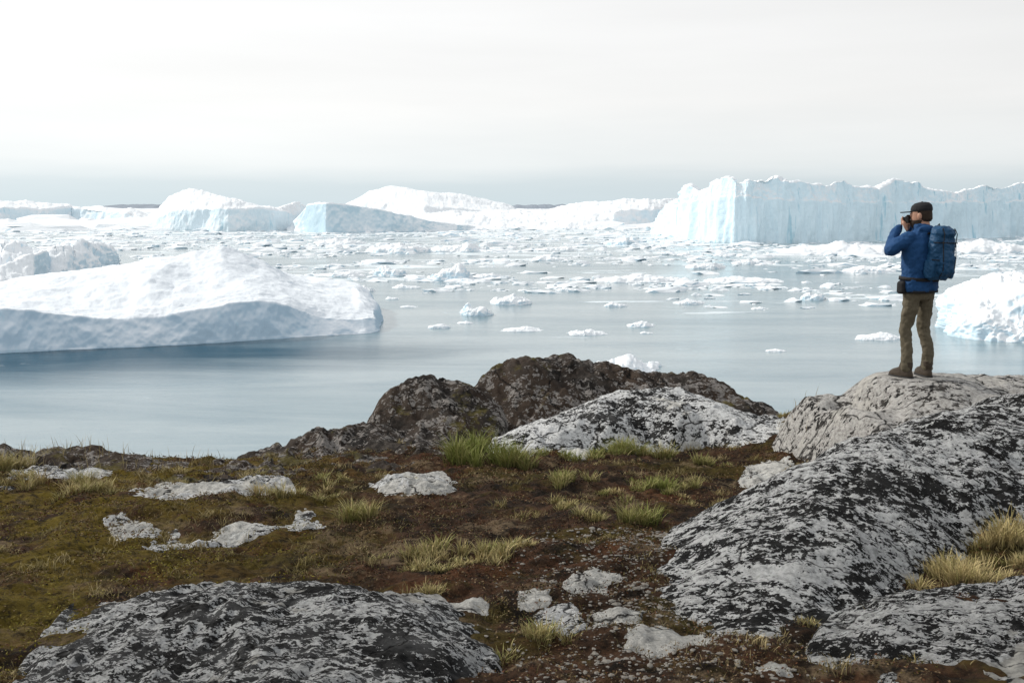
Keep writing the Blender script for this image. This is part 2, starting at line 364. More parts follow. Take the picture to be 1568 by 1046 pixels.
# ------------------------------------------------------------------ vegetation
def blades(name,x,y,z,h,lean,ang,wid,col,mat):
    n=len(x); bx,by=np.cos(ang),np.sin(ang); pa=ang+rng.uniform(-1.2,1.2,n)+pi/2; wx,wy=np.cos(pa)*wid/2,np.sin(pa)*wid/2
    V=[]
    for t,wf in ((0,1.),(.4,.85),(.75,.5)):
        ox=bx*lean*h*t**1.8; oy=by*lean*h*t**1.8; oz=h*(t-.35*lean*t*t)
        V.append(np.stack([x+ox-wx*wf,y+oy-wy*wf,z+oz],-1)); V.append(np.stack([x+ox+wx*wf,y+oy+wy*wf,z+oz],-1))
    V.append(np.stack([x+bx*lean*h,y+by*lean*h,z+h*(1-.35*lean)],-1))
    V=np.stack(V,1); b=(np.arange(n)*7)[:,None]
    F=np.concatenate([b+np.array([0,1,3]),b+np.array([0,3,2]),b+np.array([2,3,5]),b+np.array([2,5,4]),b+np.array([4,5,6])])
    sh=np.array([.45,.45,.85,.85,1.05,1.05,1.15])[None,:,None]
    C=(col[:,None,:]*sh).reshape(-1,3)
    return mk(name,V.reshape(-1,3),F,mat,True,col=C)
GREEN=np.array([.24,.29,.055]); STRAW=np.array([.62,.49,.24]); OLIVE=np.array([.19,.16,.035])
T_=[(720,708,.26,.34,.9,1700),(775,716,.24,.28,.85,1300),(700,703,.12,.26,.9,400),(890,705,.25,.17,.7,800),(955,700,.28,.26,.65,1300),(1000,700,.18,.2,.5,500),
 (870,742,.16,.2,.5,600),(1010,745,.28,.16,.75,900),(980,800,.14,.2,.6,600),(870,778,.14,.14,.4,350),(910,795,.12,.12,.25,300),(550,792,.12,.2,.4,550),
 (110,742,.3,.2,.25,900),(160,752,.25,.12,.2,500),(20,715,.25,.26,.1,700),(40,730,.2,.2,.15,400),(290,728,.3,.13,.25,500),(400,722,.25,.11,.2,400),(430,752,.18,.18,.15,400),(500,735,.25,.1,.4,400),
 (655,848,.14,.14,.35,500),(740,850,.2,.13,.25,700),(780,835,.2,.09,.2,400),(640,862,.12,.09,.3,300),(700,862,.15,.09,.25,400),
 (830,965,.12,.12,.4,500),(655,900,.07,.10,.3,180),(780,990,.07,.08,.3,150),
 (1440,870,.2,.16,.08,900),(1470,885,.2,.18,.1,900),(1545,835,.2,.2,.08,900),(1400,890,.1,.09,.1,200),(1560,860,.15,.13,.15,400),(1500,880,.2,.08,.1,400),
 (1110,680,.2,.13,.3,400),(1090,712,.15,.14,.5,400),(1190,640,.25,.13,.1,500),(1250,650,.3,.13,.15,600),(1285,665,.15,.1,.3,300),(1060,690,.15,.1,.2,300),
 (640,740,.1,.09,.4,200),(310,700,.3,.12,.1,250),(140,690,.3,.12,.1,200),(820,700,.15,.13,.4,300),(1340,668,.2,.1,.2,300),(470,755,.2,.09,.2,300),(940,760,.3,.08,.4,400),(1060,760,.25,.07,.4,300),(560,840,.15,.05,.1,150),(1240,940,.15,.05,.05,200)]
A=[[] for _ in range(8)]
for (px,py,r,h,g,n) in T_:
    c=hit(px,py); nc=max(2,int(n/70)); cc=rng.normal(size=(nc,2))*r*.5; ix=rng.integers(0,nc,n); hf=rng.uniform(.45,1.15,nc)
    off=rng.normal(size=(n,2))*.03; q=cc[ix]+off; gc=rng.normal(size=nc)*.15
    ang=np.arctan2(off[:,1],off[:,0])+rng.normal(size=n)*.7
    m=np.clip(rng.normal(g,.2,n)+gc[ix],0,1)[:,None]
    col=(STRAW*(1-m)+GREEN*m)*rng.uniform(.5,1.15,(n,1))
    A[0].append(c[0]+q[:,0]);A[1].append(c[1]+q[:,1]);A[3].append(h*hf[ix]*rng.uniform(.4,1.05,n));A[4].append(rng.uniform(.15,.95,n));A[5].append(ang);A[7].append(col)
x=np.concatenate(A[0]);y=np.concatenate(A[1]);h=np.concatenate(A[3]);le=np.concatenate(A[4]);an=np.concatenate(A[5]);col=np.concatenate(A[7])
z=Gf(x,y); k=rocktop(x,y)<z+.03
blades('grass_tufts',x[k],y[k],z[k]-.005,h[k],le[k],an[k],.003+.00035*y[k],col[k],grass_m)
# small wild tufts, clustered
nt=520; ty=3.6+rng.random(nt)**.8*8; tx=rng.uniform(-.6,.6,nt)*(ty+.6); w_=n2(tx,ty,.8,3,31.)+rng.normal(size=nt)*.12; tk=w_>.02; tx,ty=tx[tk],ty[tk]; nt=len(tx)
nb=55; x=np.repeat(tx,nb)+rng.normal(size=nt*nb)*.04; y=np.repeat(ty,nb)+rng.normal(size=nt*nb)*.04; th=np.repeat(rng.uniform(.025,.10,nt),nb)
z=Gf(x,y); k=rocktop(x,y)<z+.01; n=len(x)
m=np.clip(np.repeat(rng.uniform(.0,.6,nt),nb)+rng.normal(size=n)*.15,0,1)[:,None]; col=(STRAW*.8*(1-m)+OLIVE*1.2*m)*rng.uniform(.5,1.1,(n,1))
blades('small_grass_tufts',x[k],y[k],z[k]-.004,(th*rng.uniform(.4,1.1,n))[k],rng.uniform(.2,1.,n)[k],rng.uniform(0,6.28,n)[k],(.0028+.00035*y)[k],col[k],grass_m)
# thin turf
N=80000; y=3.2+rng.random(N)**.8*9.5; x=rng.uniform(-.62,.62,N)*(y+1)
dens=n2(x,y,1.3,4,31.)+.4*n2(x,y,5.,2,12.); z=Gf(x,y); rt=rocktop(x,y)
near=np.exp(-np.abs(rt-z)/.05)*.35
k=(dens+near+rng.normal(size=N)*.1>.28)&(rt<z+.01); x,y,z=x[k],y[k],z[k]; n=len(x)
m=np.clip(.35+.9*n2(x,y,.6,3,55.)+rng.normal(size=n)*.2,0,1)[:,None]
col=(STRAW*.55*(1-m)+OLIVE*m)*rng.uniform(.35,1.,(n,1))
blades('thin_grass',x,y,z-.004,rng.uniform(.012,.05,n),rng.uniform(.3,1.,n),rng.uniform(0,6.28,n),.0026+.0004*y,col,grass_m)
# rim seed stalks
N=300; px=np.concatenate([rng.uniform(0,350,240),rng.uniform(1190,1260,60)]); a,_=ray(px,700); y=np.where(px<400,10.5,10.9)+rng.normal(size=N)*.4; x=a*y; z=np.maximum(Gf(x,y),rocktop(x,y))
blades('seed_stalks',x,y,z-.02,rng.uniform(.06,.24,N),rng.uniform(.1,.5,N),rng.uniform(0,6.28,N),np.full(N,.006),np.tile(STRAW*.7,(N,1)),grass_m)
# heath leaves
N=190000; y=3.1+rng.random(N)**.85*9.; x=rng.uniform(-.62,.62,N)*(y+1); z=Gf(x,y); rt=rocktop(x,y)
k=(rt<z+.012)&(n2(x,y,2.5,4,91.,.6)+rng.normal(size=N)*.08>-.04); x,y,z=x[k],y[k],z[k]; n=len(x)
d1=rng.normal(size=(n,3)); d1[:,2]*=.5; d1/=np.linalg.norm(d1,axis=1)[:,None]; d2=np.cross(d1,rng.normal(size=(n,3))); d2/=np.linalg.norm(d2,axis=1)[:,None]
s=(rng.uniform(.004,.011,n)*(.6+.07*y))[:,None]; c=np.stack([x,y,z+rng.uniform(0,.028,n)],-1)
V=np.stack([c-d1*s,c-d2*s*.45,c+d1*s,c+d2*s*.45],1).reshape(-1,3); F=np.arange(n*4).reshape(n,4)
q=n2(x,y,1.1,4,44.,.6); lg=sst(-.5,-2.2,x)*sst(9,6,y)*sst(-.15,.1,n2(x,y,1.5,3,71.))
pal=np.array([[.022,.014,.008],[.11,.042,.018],[.09,.068,.016],[.22,.15,.08],[.20,.165,.02]])
r=rng.random(n)+q*1.1; pi_=np.digitize(r,[.34,.62,.80,.95]); g=(rng.random(n)<lg*.75); pi_[g]=4; pi_=np.clip(pi_,0,4); pi_[(~g)&(pi_==4)]=3
col=np.repeat(pal[pi_]*rng.uniform(.5,1.2,(n,1)),4,0)
mk('heath_plants',V,F,litter_m,False,col=col)

# ------------------------------------------------------------------ water
wm=M('fjord_water'); v1=wm.map((1,2.2,1),(0,0,.12))
big=wm.noise(.012,5,.55,v1); st=wm.noise(.03,8,.66,wm.map((.5,2.2,1),(0,0,.1)),.6)
colw=wm.mix(wm.ramp(st,[(.36,0.),(.64,1.)]),(.145,.225,.265),(.265,.335,.36))
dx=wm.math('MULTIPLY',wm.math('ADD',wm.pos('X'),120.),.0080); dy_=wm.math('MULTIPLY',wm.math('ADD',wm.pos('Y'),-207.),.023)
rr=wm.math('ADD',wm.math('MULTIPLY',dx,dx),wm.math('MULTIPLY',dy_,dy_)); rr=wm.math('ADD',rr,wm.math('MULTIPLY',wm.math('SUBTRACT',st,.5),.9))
dark_refl=wm.ramp(rr,[(.2,1.),(1.15,0.)])
colw=wm.mix(dark_refl,colw,(.005,.05,.085))  # iceberg's dark reflection painted into the water colour
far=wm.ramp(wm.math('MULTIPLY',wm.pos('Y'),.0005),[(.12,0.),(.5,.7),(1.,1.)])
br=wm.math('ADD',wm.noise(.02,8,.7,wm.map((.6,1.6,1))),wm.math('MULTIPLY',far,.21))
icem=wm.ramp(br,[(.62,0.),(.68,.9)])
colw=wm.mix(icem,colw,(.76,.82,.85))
n=wm.bump(wm.noise(1.3,5,.6,wm.map((1,1.6,1),(0,0,.3))),.05,.7); n=wm.bump(wm.noise(.15,5,.6,v1),.18,.4,n)
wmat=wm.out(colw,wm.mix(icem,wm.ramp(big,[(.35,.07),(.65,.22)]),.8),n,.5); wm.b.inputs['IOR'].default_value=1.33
wm.l(wm.math('SUBTRACT',.5,wm.math('MULTIPLY',dark_refl,.38)),wm.b.inputs['Specular IOR Level'])
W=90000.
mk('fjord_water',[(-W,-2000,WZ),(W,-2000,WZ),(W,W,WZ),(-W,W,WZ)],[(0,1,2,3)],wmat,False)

# ------------------------------------------------------------------ icebergs
def berg(name,base,rows,mat,depth=60,nu=260,amp=1.5,sc=.05,seed=0,zst=.5,nv=14,jit=0,parent=None,flute=0,fsc=.1,rg=.6,ro=.55,blur=0):
    p0,p1=base[0][0],base[-1][0]; px=np.linspace(p0,p1,nu)
    def ip(pl):
        v=np.interp(px,[q[0] for q in pl],[q[1] for q in pl])
        if blur:
            kx=np.hanning(blur*2+3)[1:-1]; kx/=kx.sum(); v=np.convolve(np.pad(v,blur,'edge'),kx,'valid')
        return v
    B=Pz(px,ip(base)); db=B[:,1]; L=[B-np.array([0,0,3.]),B]
    for ri,(pl,off) in enumerate(rows):
        py=ip(pl)
        if jit: py=py+jit*fbm(np.stack([px*.06+seed,px*0+3.1+ri*.35,px*0],-1),4,.6)
        o=off if not isinstance(off,list) else ip(off)
        L.append(P(px,py,db+o))
    last=L[-1]; bk=last.copy(); s=(last[:,1]+depth)/last[:,1]; bk[:,0]*=s; bk[:,1]*=s; bk[:,2]=WZ-3; 
    mdl=last.copy(); s2=(last[:,1]+depth*.45)/last[:,1]; mdl[:,0]*=s2; mdl[:,1]*=s2; mdl[:,2]=WZ+(last[:,2]-WZ)*.85
    L+= [mdl,bk]; G=[]
    for a,b in zip(L[:-1],L[1:]):
        m=2 if a is L[0] else nv
        for t in np.linspace(0,1,m,endpoint=False): G.append(a*(1-t)+b*t)
    G.append(L[-1]); G=np.array(G)
    du=np.gradient(G,axis=1); dv=np.gradient(G,axis=0); nn=np.cross(du,dv); nn/=np.linalg.norm(nn,axis=2)[...,None]+1e-9
    q=G*np.array([sc,sc,sc*zst])+seed*11.3
    dsp=amp*(fbm(q,6,ro)+rg*fbm(q*2.1+5,5,ro+.05,True))
    if flute: dsp=dsp+flute*np.clip(1-np.abs(nn[...,2])*1.6,0,1)*fbm(G*np.array([fsc,fsc,fsc*.08])+seed,4,.6,True)
    G=G+nn*dsp[...,None]
    return mk(name,G,gridF(G.shape[0],G.shape[1]),mat,parent=parent)
E=[(576,None),(584,None)]
berg('iceberg',[(-420,520),(-250,538),(0,540),(150,534),(300,527),(400,520),(500,514),(560,511),(576,508),(586,501)],
 [([(-420,500),(-250,470),(0,472),(80,477),(150,489),(250,487),(300,477),(350,465),(400,460),(450,469),(500,486),(550,488),(578,486),(586,500.5)],4),
  ([(-420,495),(-250,462),(0,463),(80,468),(150,478),(220,470),(300,462),(350,452),(400,449),(450,458),(500,474),(550,476),(578,480),(586,500.3)],[(-420,10),(560,10),(586,5)]),
  ([(-420,480),(-250,455),(0,448),(60,446),(110,450),(150,436),(200,440),(230,426),(265,442),(310,438),(350,430),(400,432),(450,445),(500,452),(550,458),(578,474),(586,500)],[(-420,24),(540,24),(586,6)]),
  ([(-420,475),(-250,452),(0,441),(60,434),(110,428),(150,426),(200,418),(250,406),(290,410),(340,402),(400,416),(450,434),(500,444),(550,450),(578,472),(586,500)],[(-420,35),(540,35),(586,7)]),
  ([(-420,470),(-250,448),(0,437),(60,425),(130,415),(200,405),(250,393),(300,384),(340,382),(360,388),(400,402),(450,424),(500,432),(548,442),(578,470),(586,500)],[(-420,48),(540,46),(586,8)])],
 I_near,45,700,1.6,.05,1,.8,24,0,flute=.8,fsc=.12,rg=.5,ro=.47,blur=3)
berg('iceberg',[(-120,425),(0,428),(80,424),(160,415),(178,408)],
 [([(-120,385),(-50,375),(0,372),(35,373),(60,392),(80,388),(100,377),(150,376),(165,384),(178,402)],[(-120,40),(178,12)])],I_chunk,60,260,4.,.05,2,.6,30,6,ro=.48)
berg('iceberg',[(-60,432),(0,436),(50,432),(85,420)],[([(-60,400),(0,412),(40,394),(70,385),(85,412)],14)],I_chunk,30,120,2.,.07,3,.6,20,4)
berg('iceberg',[(200,350),(260,353),(350,355),(420,354),(478,348)],
 [([(200,346),(240,338),(262,324),(320,320),(400,320),(440,325),(478,342)],10),
  ([(200,345),(225,334),(250,314),(270,300),(290,292),(325,296),(360,306),(400,316),(430,318),(458,312),(470,320),(478,338)],70)],I_far,150,300,6.,.014,4,.6,18,2)
berg('iceberg',[(-200,341),(0,342),(110,340),(235,342)],[([(-200,325),(0,318),(60,322),(110,318),(180,325),(235,337)],15),([(-200,305),(0,310),(60,311),(105,314),(112,320),(150,318),(200,322),(235,336)],160)],I_far,200,260,7.,.012,5,.6,14,3)
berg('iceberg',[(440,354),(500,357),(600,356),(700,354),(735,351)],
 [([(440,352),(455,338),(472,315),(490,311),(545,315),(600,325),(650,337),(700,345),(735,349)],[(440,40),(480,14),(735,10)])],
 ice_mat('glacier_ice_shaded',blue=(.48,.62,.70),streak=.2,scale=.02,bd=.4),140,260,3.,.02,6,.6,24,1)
berg('iceberg',[(530,335),(650,336),(800,335)],[([(530,318),(560,312),(600,315),(700,322),(800,332)],40),([(530,313),(548,303),(565,293),(600,288),(655,292),(720,302),(770,312),(785,318),(800,328)],350)],I_far,400,240,9.,.008,7,.7,14)
berg('iceberg',[(600,346),(700,349),(800,350),(900,351),(1000,350),(1045,346)],
 [([(600,342),(660,336),(760,335),(850,337),(900,330),(960,322),(1000,320),(1045,318)],[(600,30),(900,60),(940,14),(1045,14)]),([(600,338),(640,330),(700,327),(790,326),(850,320),(900,312),(960,307),(1020,307),(1045,307)],220)],I_far,250,300,7.,.016,8,.6,16,2,flute=6,fsc=.03)
berg('iceberg',[(1000,357),(1060,367),(1126,373),(1200,373),(1300,371),(1400,367),(1568,363),(1750,360),(1900,356)],
 [([(1000,352),(1018,334),(1035,322),(1052,312),(1090,306),(1126,300),(1200,306),(1300,312),(1900,305)],[(1000,6),(1126,3),(1900,5)]),
  ([(1000,346),(1018,322),(1032,308),(1046,297),(1052,285),(1060,283),(1070,294),(1084,290),(1095,283),(1108,279),(1114,273),(1121,272),(1130,281),(1160,278),(1190,275),(1215,281),(1240,283),(1262,287),(1282,279),(1292,277),(1304,288),(1340,292),(1354,284),(1366,278),(1405,280),(1425,293),(1462,300),(1486,291),(1500,286),(1530,289),(1568,280),(1640,292),(1700,285),(1900,300)],[(1000,14),(1060,14),(1126,8),(1900,12)])],
 I_face,260,860,5.,.018,9,.28,34,5,flute=9,fsc=.035)
berg('iceberg',[(1436,500),(1460,514),(1500,521),(1568,526),(1700,528),(1850,515)],
 [([(1436,492),(1460,495),(1500,496),(1568,500),(1700,500),(1850,505)],2),([(1436,470),(1460,468),(1500,462),(1568,452),(1700,450),(1850,480)],8),
  ([(1436,464),(1450,455),(1470,446),(1500,433),(1530,424),(1568,417),(1700,405),(1850,460)],22)],I_chunk,30,260,2.3,.09,10,.8,26,3)
# smaller pieces  (px0,px1,top,base)
sm=[(885,1010,546,572),(655,725,407,430),(752,818,452,467),(705,755,466,484),(575,622,406,423),(765,832,501,508),(868,930,505,513),(1308,1385,511,521),
 (1076,1200,424,434),(910,1050,421,433),(1290,1375,408,418),(1225,1262,445,460),(960,1003,492,501),(1172,1204,534,539),(655,745,374,386),(815,870,392,399),
 (1050,1110,402,412),(1190,1420,372,391),(1420,1600,368,388),(560,660,372,388),(545,575,438,447),(925,960,463,470),(655,690,496,503),(1030,1080,459,466),(725,770,418,426),(600,645,436,442),(925,975,364,376),(1120,1165,398,405),(480,560,366,375),(872,905,508,514),(500,560,416,424),(90,190,362,368),(820,890,378,384),
 (850,885,440,446),(700,725,492,496),(590,612,455,459),(1150,1175,470,474),(610,640,468,471),(980,1000,508,511)]
for i,(a,b,t,bb) in enumerate(sm):
    w=b-a; d=float(Pz(a,bb)[1]); k=d/FPX; r=np.random.default_rng(i+50); pk=r.uniform(.25,.7)
    hh=bb-t; e=bb-hh*.15
    top=[(a,e),(a+w*.12,bb-hh*.5),(a+w*(pk-.12),bb-hh*.8),(a+w*pk,t),(a+w*(pk+.15),bb-hh*.7),(a+w*.92,bb-hh*.4),(b,e)]
    lip=[(a,bb-hh*.1),(a+w*.15,bb-hh*.35),(a+w*pk,bb-hh*.45),(a+w*.9,bb-hh*.25),(b,bb-hh*.1)]
    base=[(a,bb-hh*.12),(a+w*.2,bb),(a+w*.7,bb+hh*.04),(b,bb-hh*.12)]
    berg('ice_floe',base,[(lip,w*k*.06),(top,w*k*.3)],I_chunk,w*k*.35,90,hh*k*.35,.5/(max(hh,6)*k),20+i,.8,10,hh*.2)
# brash ice
iv1,if1=ico(2); tm=[]
for k in range(10):
    v=iv1*(1+.75*fbm(iv1*1.1+k*7.7,4,.6))[:,None]; v[:,2]=np.maximum(v[:,2],-.25); tm.append((v,if1))
def mask(x,y):
    px=784+FPX*x/y; py=318+30*FPX/y
    c=n2(x*.5,y*1.2,.011,4,3.)+.55*n2(x,y*2,.05,2,8.)
    lim=sst(300,750,y)*.60-.22
    return c+lim-.5*sst(640,540,px)*sst(425,460,py)
N=70000; y=np.exp(rng.uniform(math.log(230),math.log(3200),N)); x=rng.uniform(-.62,.62,N)*y
k=mask(x,y)+rng.normal(size=N)*.07>.12; x,y=x[k],y[k]; kk=rng.random(len(x))<np.clip(12000/len(x),0,1); x,y=x[kk],y[kk]; n=len(x)
s=(rng.gamma(1.1,.5,n)+.2)*(1+y/900.)
sc=np.stack([s*rng.uniform(.9,2.6,n),s*rng.uniform(.7,1.3,n),s*rng.uniform(.12,.6,n)],-1)
scatter('brash_ice',tm,np.stack([x,y,np.full(n,WZ)],-1),sc,rng.uniform(-.5,.5,n),I_chunk)
# far ice field
N=1500; y=np.exp(rng.uniform(math.log(1300),math.log(9000),N)); x=rng.uniform(-.65,.65,N)*y; s=rng.gamma(2,.0045,N)*y+4
sc=np.stack([s*rng.uniform(1,2.6,N),s*rng.uniform(.8,1.5,N),np.minimum(s*rng.uniform(.15,.5,N),rng.uniform(8,26,N))],-1)
scatter('far_ice_field',tm,np.stack([x,y,np.full(N,WZ)],-1),sc,rng.uniform(0,6.28,N)*.1,I_far)
# distant coast
hm=M('distant_rock'); hmat=hm.out(hm.mix(hm.noise(.002,5),(.20,.24,.29),(.27,.31,.36)),.9)
def hills(px0,px1,top,d,seed):
    n=160; px=np.linspace(px0,px1,n); e=np.abs(np.sin(np.linspace(0,pi,n)))**.35
    a,_=ray(px,318+0*px); zt=(318-top)/FPX*d*e*(.75+.6*fbm(np.stack([px*.05+seed,px*0,px*0],-1),4)); x=a*d
    R=[np.stack([x,0*x+d,0*x+WZ-5],-1),np.stack([x,0*x+d+500,zt*.6-8],-1),np.stack([x,0*x+d+1500,zt],-1),np.stack([x,0*x+d+5000,0*x+WZ-5],-1)]
    mk('distant_coast',np.array(R),gridF(4,n),hmat)
hills(770,905,311.5,22000,1); hills(120,300,311,24000,6)

# ------------------------------------------------------------------ hiker
def cloth(name,c1,c2,sc=30,bd=.012,rough=.8):
    m=M(name); col=m.mix(m.noise(6,5,.6),c1,c2); n=m.bump(m.noise(sc*.35,5,.6,m.map((1,1,.5))),bd,1.); n=m.bump(m.noise(400,2),.0008,.6,n)
    return m.out(col,rough,n,.3)
jm=cloth('blue_jacket_fabric',(.005,.040,.12),(.009,.060,.175)); tm_=cloth('khaki_fabric',(.075,.062,.04),(.125,.105,.07),25,.015)
bm_=cloth('pack_fabric',(.005,.045,.11),(.009,.066,.155),30,.006,.6); blk=cloth('black_fabric',(.008,.008,.009),(.018,.018,.02))
boot=cloth('boot_leather',(.035,.024,.016),(.06,.045,.03),40,.004,.7); skin=M('skin').out((.40,.22,.15),.55); hair=cloth('dark_hair',(.02,.012,.008),(.04,.025,.015),90,.006)
sole=M('rubber').out((.012,.012,.012),.8); plast=M('camera_plastic').out((.015,.015,.016),.35)
class B:
    def __init__(s): s.V=[];s.F=[]
    def ring(s,c,a,b,ax,ay,n=20,p=2.):
        i=len(s.V)
        for k in range(n):
            t=2*pi*k/n; cx=abs(cos(t))**(2/p)*(1 if cos(t)>=0 else -1); sy=abs(sin(t))**(2/p)*(1 if sin(t)>=0 else -1)
            s.V.append(Vector(c)+ax*a*cx+ay*b*sy)
        return i
    def loft(s,rs,n=20):
        for i,j in zip(rs[:-1],rs[1:]):
            for k in range(n): s.F.append((i+k,i+(k+1)%n,j+(k+1)%n,j+k))
        s.F.append(tuple(rs[0]+k for k in range(n))[::-1]); s.F.append(tuple(rs[-1]+k for k in range(n)))
    def vert(s,rings,p=2.,n=24):  # rings: (x,y,z,a,b)
        s.loft([s.ring(r[:3],r[3],r[4],Vector((1,0,0)),Vector((0,1,0)),n,p) for r in rings],n)
    def tube(s,pts,rad,n=16,flat=1.,caps=True,ref=(0,1,0)):
        pts=[Vector(q) for q in pts]; rad=list(rad)
        if caps:
            d0=(pts[0]-pts[1]).normalized(); d1=(pts[-1]-pts[-2]).normalized()
            pts=[pts[0]+d0*rad[0]*.8,pts[0]+d0*rad[0]*.45]+pts+[pts[-1]+d1*rad[-1]*.45,pts[-1]+d1*rad[-1]*.8]; rad=[rad[0]*.4,rad[0]*.85]+rad+[rad[-1]*.85,rad[-1]*.4]
        rs=[]
        for i,q in enumerate(pts):
            d=(pts[min(i+1,len(pts)-1)]-pts[max(i-1,0)]).normalized(); r=Vector(ref)
            if abs(d.dot(r))>.9: r=Vector((1,0,0))
            ax=d.cross(r).normalized(); ay=ax.cross(d).normalized(); rs.append(s.ring(q,rad[i],rad[i]*flat,ax,ay,n))
        s.loft(rs,n)
    def ell(s,c,r,n=20):
        c=Vector(c); zs=[-.97,-.8,-.5,0,.5,.8,.97]
        s.loft([s.ring(c+Vector((0,0,z*r[2])),r[0]*math.sqrt(1-z*z),r[1]*math.sqrt(1-z*z),Vector((1,0,0)),Vector((0,1,0)),n) for z in zs],n)
    def make(s,name,mat,parent,vox=.008,sm=4,disp=0,dsz=.08):
        o=mk(name,[tuple(v) for v in s.V],s.F,mat,True,parent)
        if vox:
            r=o.modifiers.new('r','REMESH'); r.mode='VOXEL'; r.voxel_size=vox; r.use_smooth_shade=True
            k=o.modifiers.new('s','SMOOTH'); k.iterations=sm; k.factor=.5
        if disp:
            t=bpy.data.textures.new(name,'CLOUDS'); t.noise_scale=dsz; t.noise_depth=2
            d=o.modifiers.new('d','DISPLACE'); d.texture=t; d.strength=disp; d.mid_level=.5
        return o
man=bpy.data.objects.new('hiker',None); S.collection.objects.link(man)
PHI=radians(25); fx,fy=FX,FY
ft=[(-.115,.02,.15),(.12,-.03,-.3)]
def rz(lx,ly):
    X_=fx+lx*cos(PHI)-ly*sin(PHI); Y_=fy+lx*sin(PHI)+ly*cos(PHI); return float(rk_man.z(np.array([X_]),np.array([Y_]))[0])
fzs=[max(rz(a,b+o) for o in(-.06,.02,.1,.16)) for a,b,_ in ft]; fz=sum(fzs)/2-.008
man.location=(fx,fy,fz); man.rotation_euler=(0,0,PHI)
t=B(); t.vert([(0,0,.80,.14,.10),(0,0,.86,.165,.12),(0,0,.95,.168,.122),(0,0,1.02,.16,.12)])
for sx,(fxx,fyy,_),kx in zip((-1,1),ft,(-.115,.105)):
    t.tube([(sx*.088,0,.88),(sx*.098,.005,.72),(kx,.03+fyy*.5,.50),(fxx,fyy-.015,.30),(fxx,fyy-.02,.10)],[.09,.078,.060,.055,.056])
t.make('trousers',tm_,man,.008,2,.028,.06)
j=B(); j.vert([(0,0,.885,.195,.145),(0,0,.92,.205,.15),(0,0,1.05,.19,.14),(0,.0,1.2,.20,.145),(0,.0,1.34,.215,.14),(0,.0,1.42,.185,.12),(0,.0,1.475,.125,.095),(0,.01,1.51,.08,.08),(0,.015,1.555,.075,.078)],2.3)
j.tube([(-.08,-.06,1.50),(0,-.085,1.51),(.08,-.06,1.50)],[.03,.038,.03])
LE=(-.34,.08,1.285); RE=(.31,.20,1.30)
j.tube([(-.165,.0,1.41),(-.26,.04,1.355),LE],[.08,.073,.06]); j.tube([LE,(-.235,.15,1.41),(-.13,.185,1.515)],[.058,.052,.04])
j.tube([(.165,.0,1.41),(.25,.09,1.36),RE],[.08,.073,.06]); j.tube([RE,(.18,.225,1.43),(.04,.22,1.525)],[.058,.052,.04])
j.make('jacket',jm,man,.008,2,.034,.07)
b=B(); b.vert([(0,0,.872,.196,.148),(0,0,.895,.199,.15)],2.3); b.make('jacket_hem',blk,man,0)
for i_,((fxx,fyy,rt),zz_) in enumerate(zip(ft,fzs)):
    e=bpy.data.objects.new('boot_joint',None); S.collection.objects.link(e); e.parent=man; e.location=(fxx,fyy,zz_-fz-.006); e.rotation_euler=(0,0,rt)
    k=B(); k.vert([(0,.04,.02,.05,.135),(0,.04,.05,.05,.132),(0,.03,.08,.046,.105),(0,-.01,.11,.045,.07),(0,-.02,.17,.049,.057)],2.6); k.make('boot',boot,e,.007,3,.006,.03)
    k=B(); k.vert([(0,.04,-.01,.053,.14),(0,.04,.022,.054,.14)],2.8); k.make('boot_sole',sole,e,0)
hd=bpy.data.objects.new('head_joint',None); S.collection.objects.link(hd); hd.parent=man; hd.location=(0,.02,1.635); hd.rotation_euler=(radians(-4),0,radians(28))
h=B(); h.vert([(0,.035,-.115,.03,.035),(0,.03,-.10,.05,.06),(0,.02,-.07,.062,.078),(0,.01,-.03,.069,.09),(0,0,.02,.074,.097),(0,-.003,.06,.074,.097),(0,-.003,.09,.064,.085),(0,-.003,.115,.035,.05)],2.2)
h.tube([(0,-.02,-.06),(0,-.03,-.15)],[.056,.06]); h.tube([(0,.1,.015),(0,.118,-.018)],[.009,.014]); h.ell((0,.1,-.048),(.022,.012,.008)); h.ell((0,.095,.028),(.05,.012,.008))
for sx in(-1,1): h.ell((sx*.077,-.005,-.005),(.011,.022,.034)); h.ell((sx*.03,.092,.008),(.013,.01,.008))
h.make('head',skin,hd,.004,3)
k=B(); k.vert([(0,.045,-.125,.032,.04),(0,.035,-.105,.055,.066),(0,.03,-.07,.066,.08),(0,.02,-.04,.0705,.084)],2.2); k.make('beard',hair,hd,.005,2,.006,.02)
k=B(); k.vert([(0,-.04,-.06,.05,.05),(0,-.035,-.035,.07,.07),(0,-.02,.02,.078,.084),(0,-.015,.05,.078,.087)],2.2); k.make('hair',hair,hd,.005,2,.006,.02)
k=B(); k.vert([(0,-.004,.045,.082,.104),(0,-.004,.07,.083,.105),(0,-.006,.102,.075,.096),(0,-.01,.126,.054,.07),(0,-.012,.136,.02,.03)],2.2)
k.vert([(0,.125,.040,.060,.078),(0,.12,.050,.064,.083)],2.4); k.ell((0,-.01,.137),(.01,.01,.006)); k.make('cap',blk,hd,.004,2)
cj=bpy.data.objects.new('camera_joint',None); S.collection.objects.link(cj); cj.parent=hd; cj.location=(0,.125,-.025)
k=B(); k.vert([(0,0,-.04,.062,.02),(0,0,.03,.062,.02)],5); k.vert([(0,0,.025,.022,.018),(0,0,.043,.018,.014)],3); k.tube([(0,.015,-.005),(0,.045,-.005)],[.028,.03],20,1,False); k.make('handheld_camera',plast,cj,.004,1)
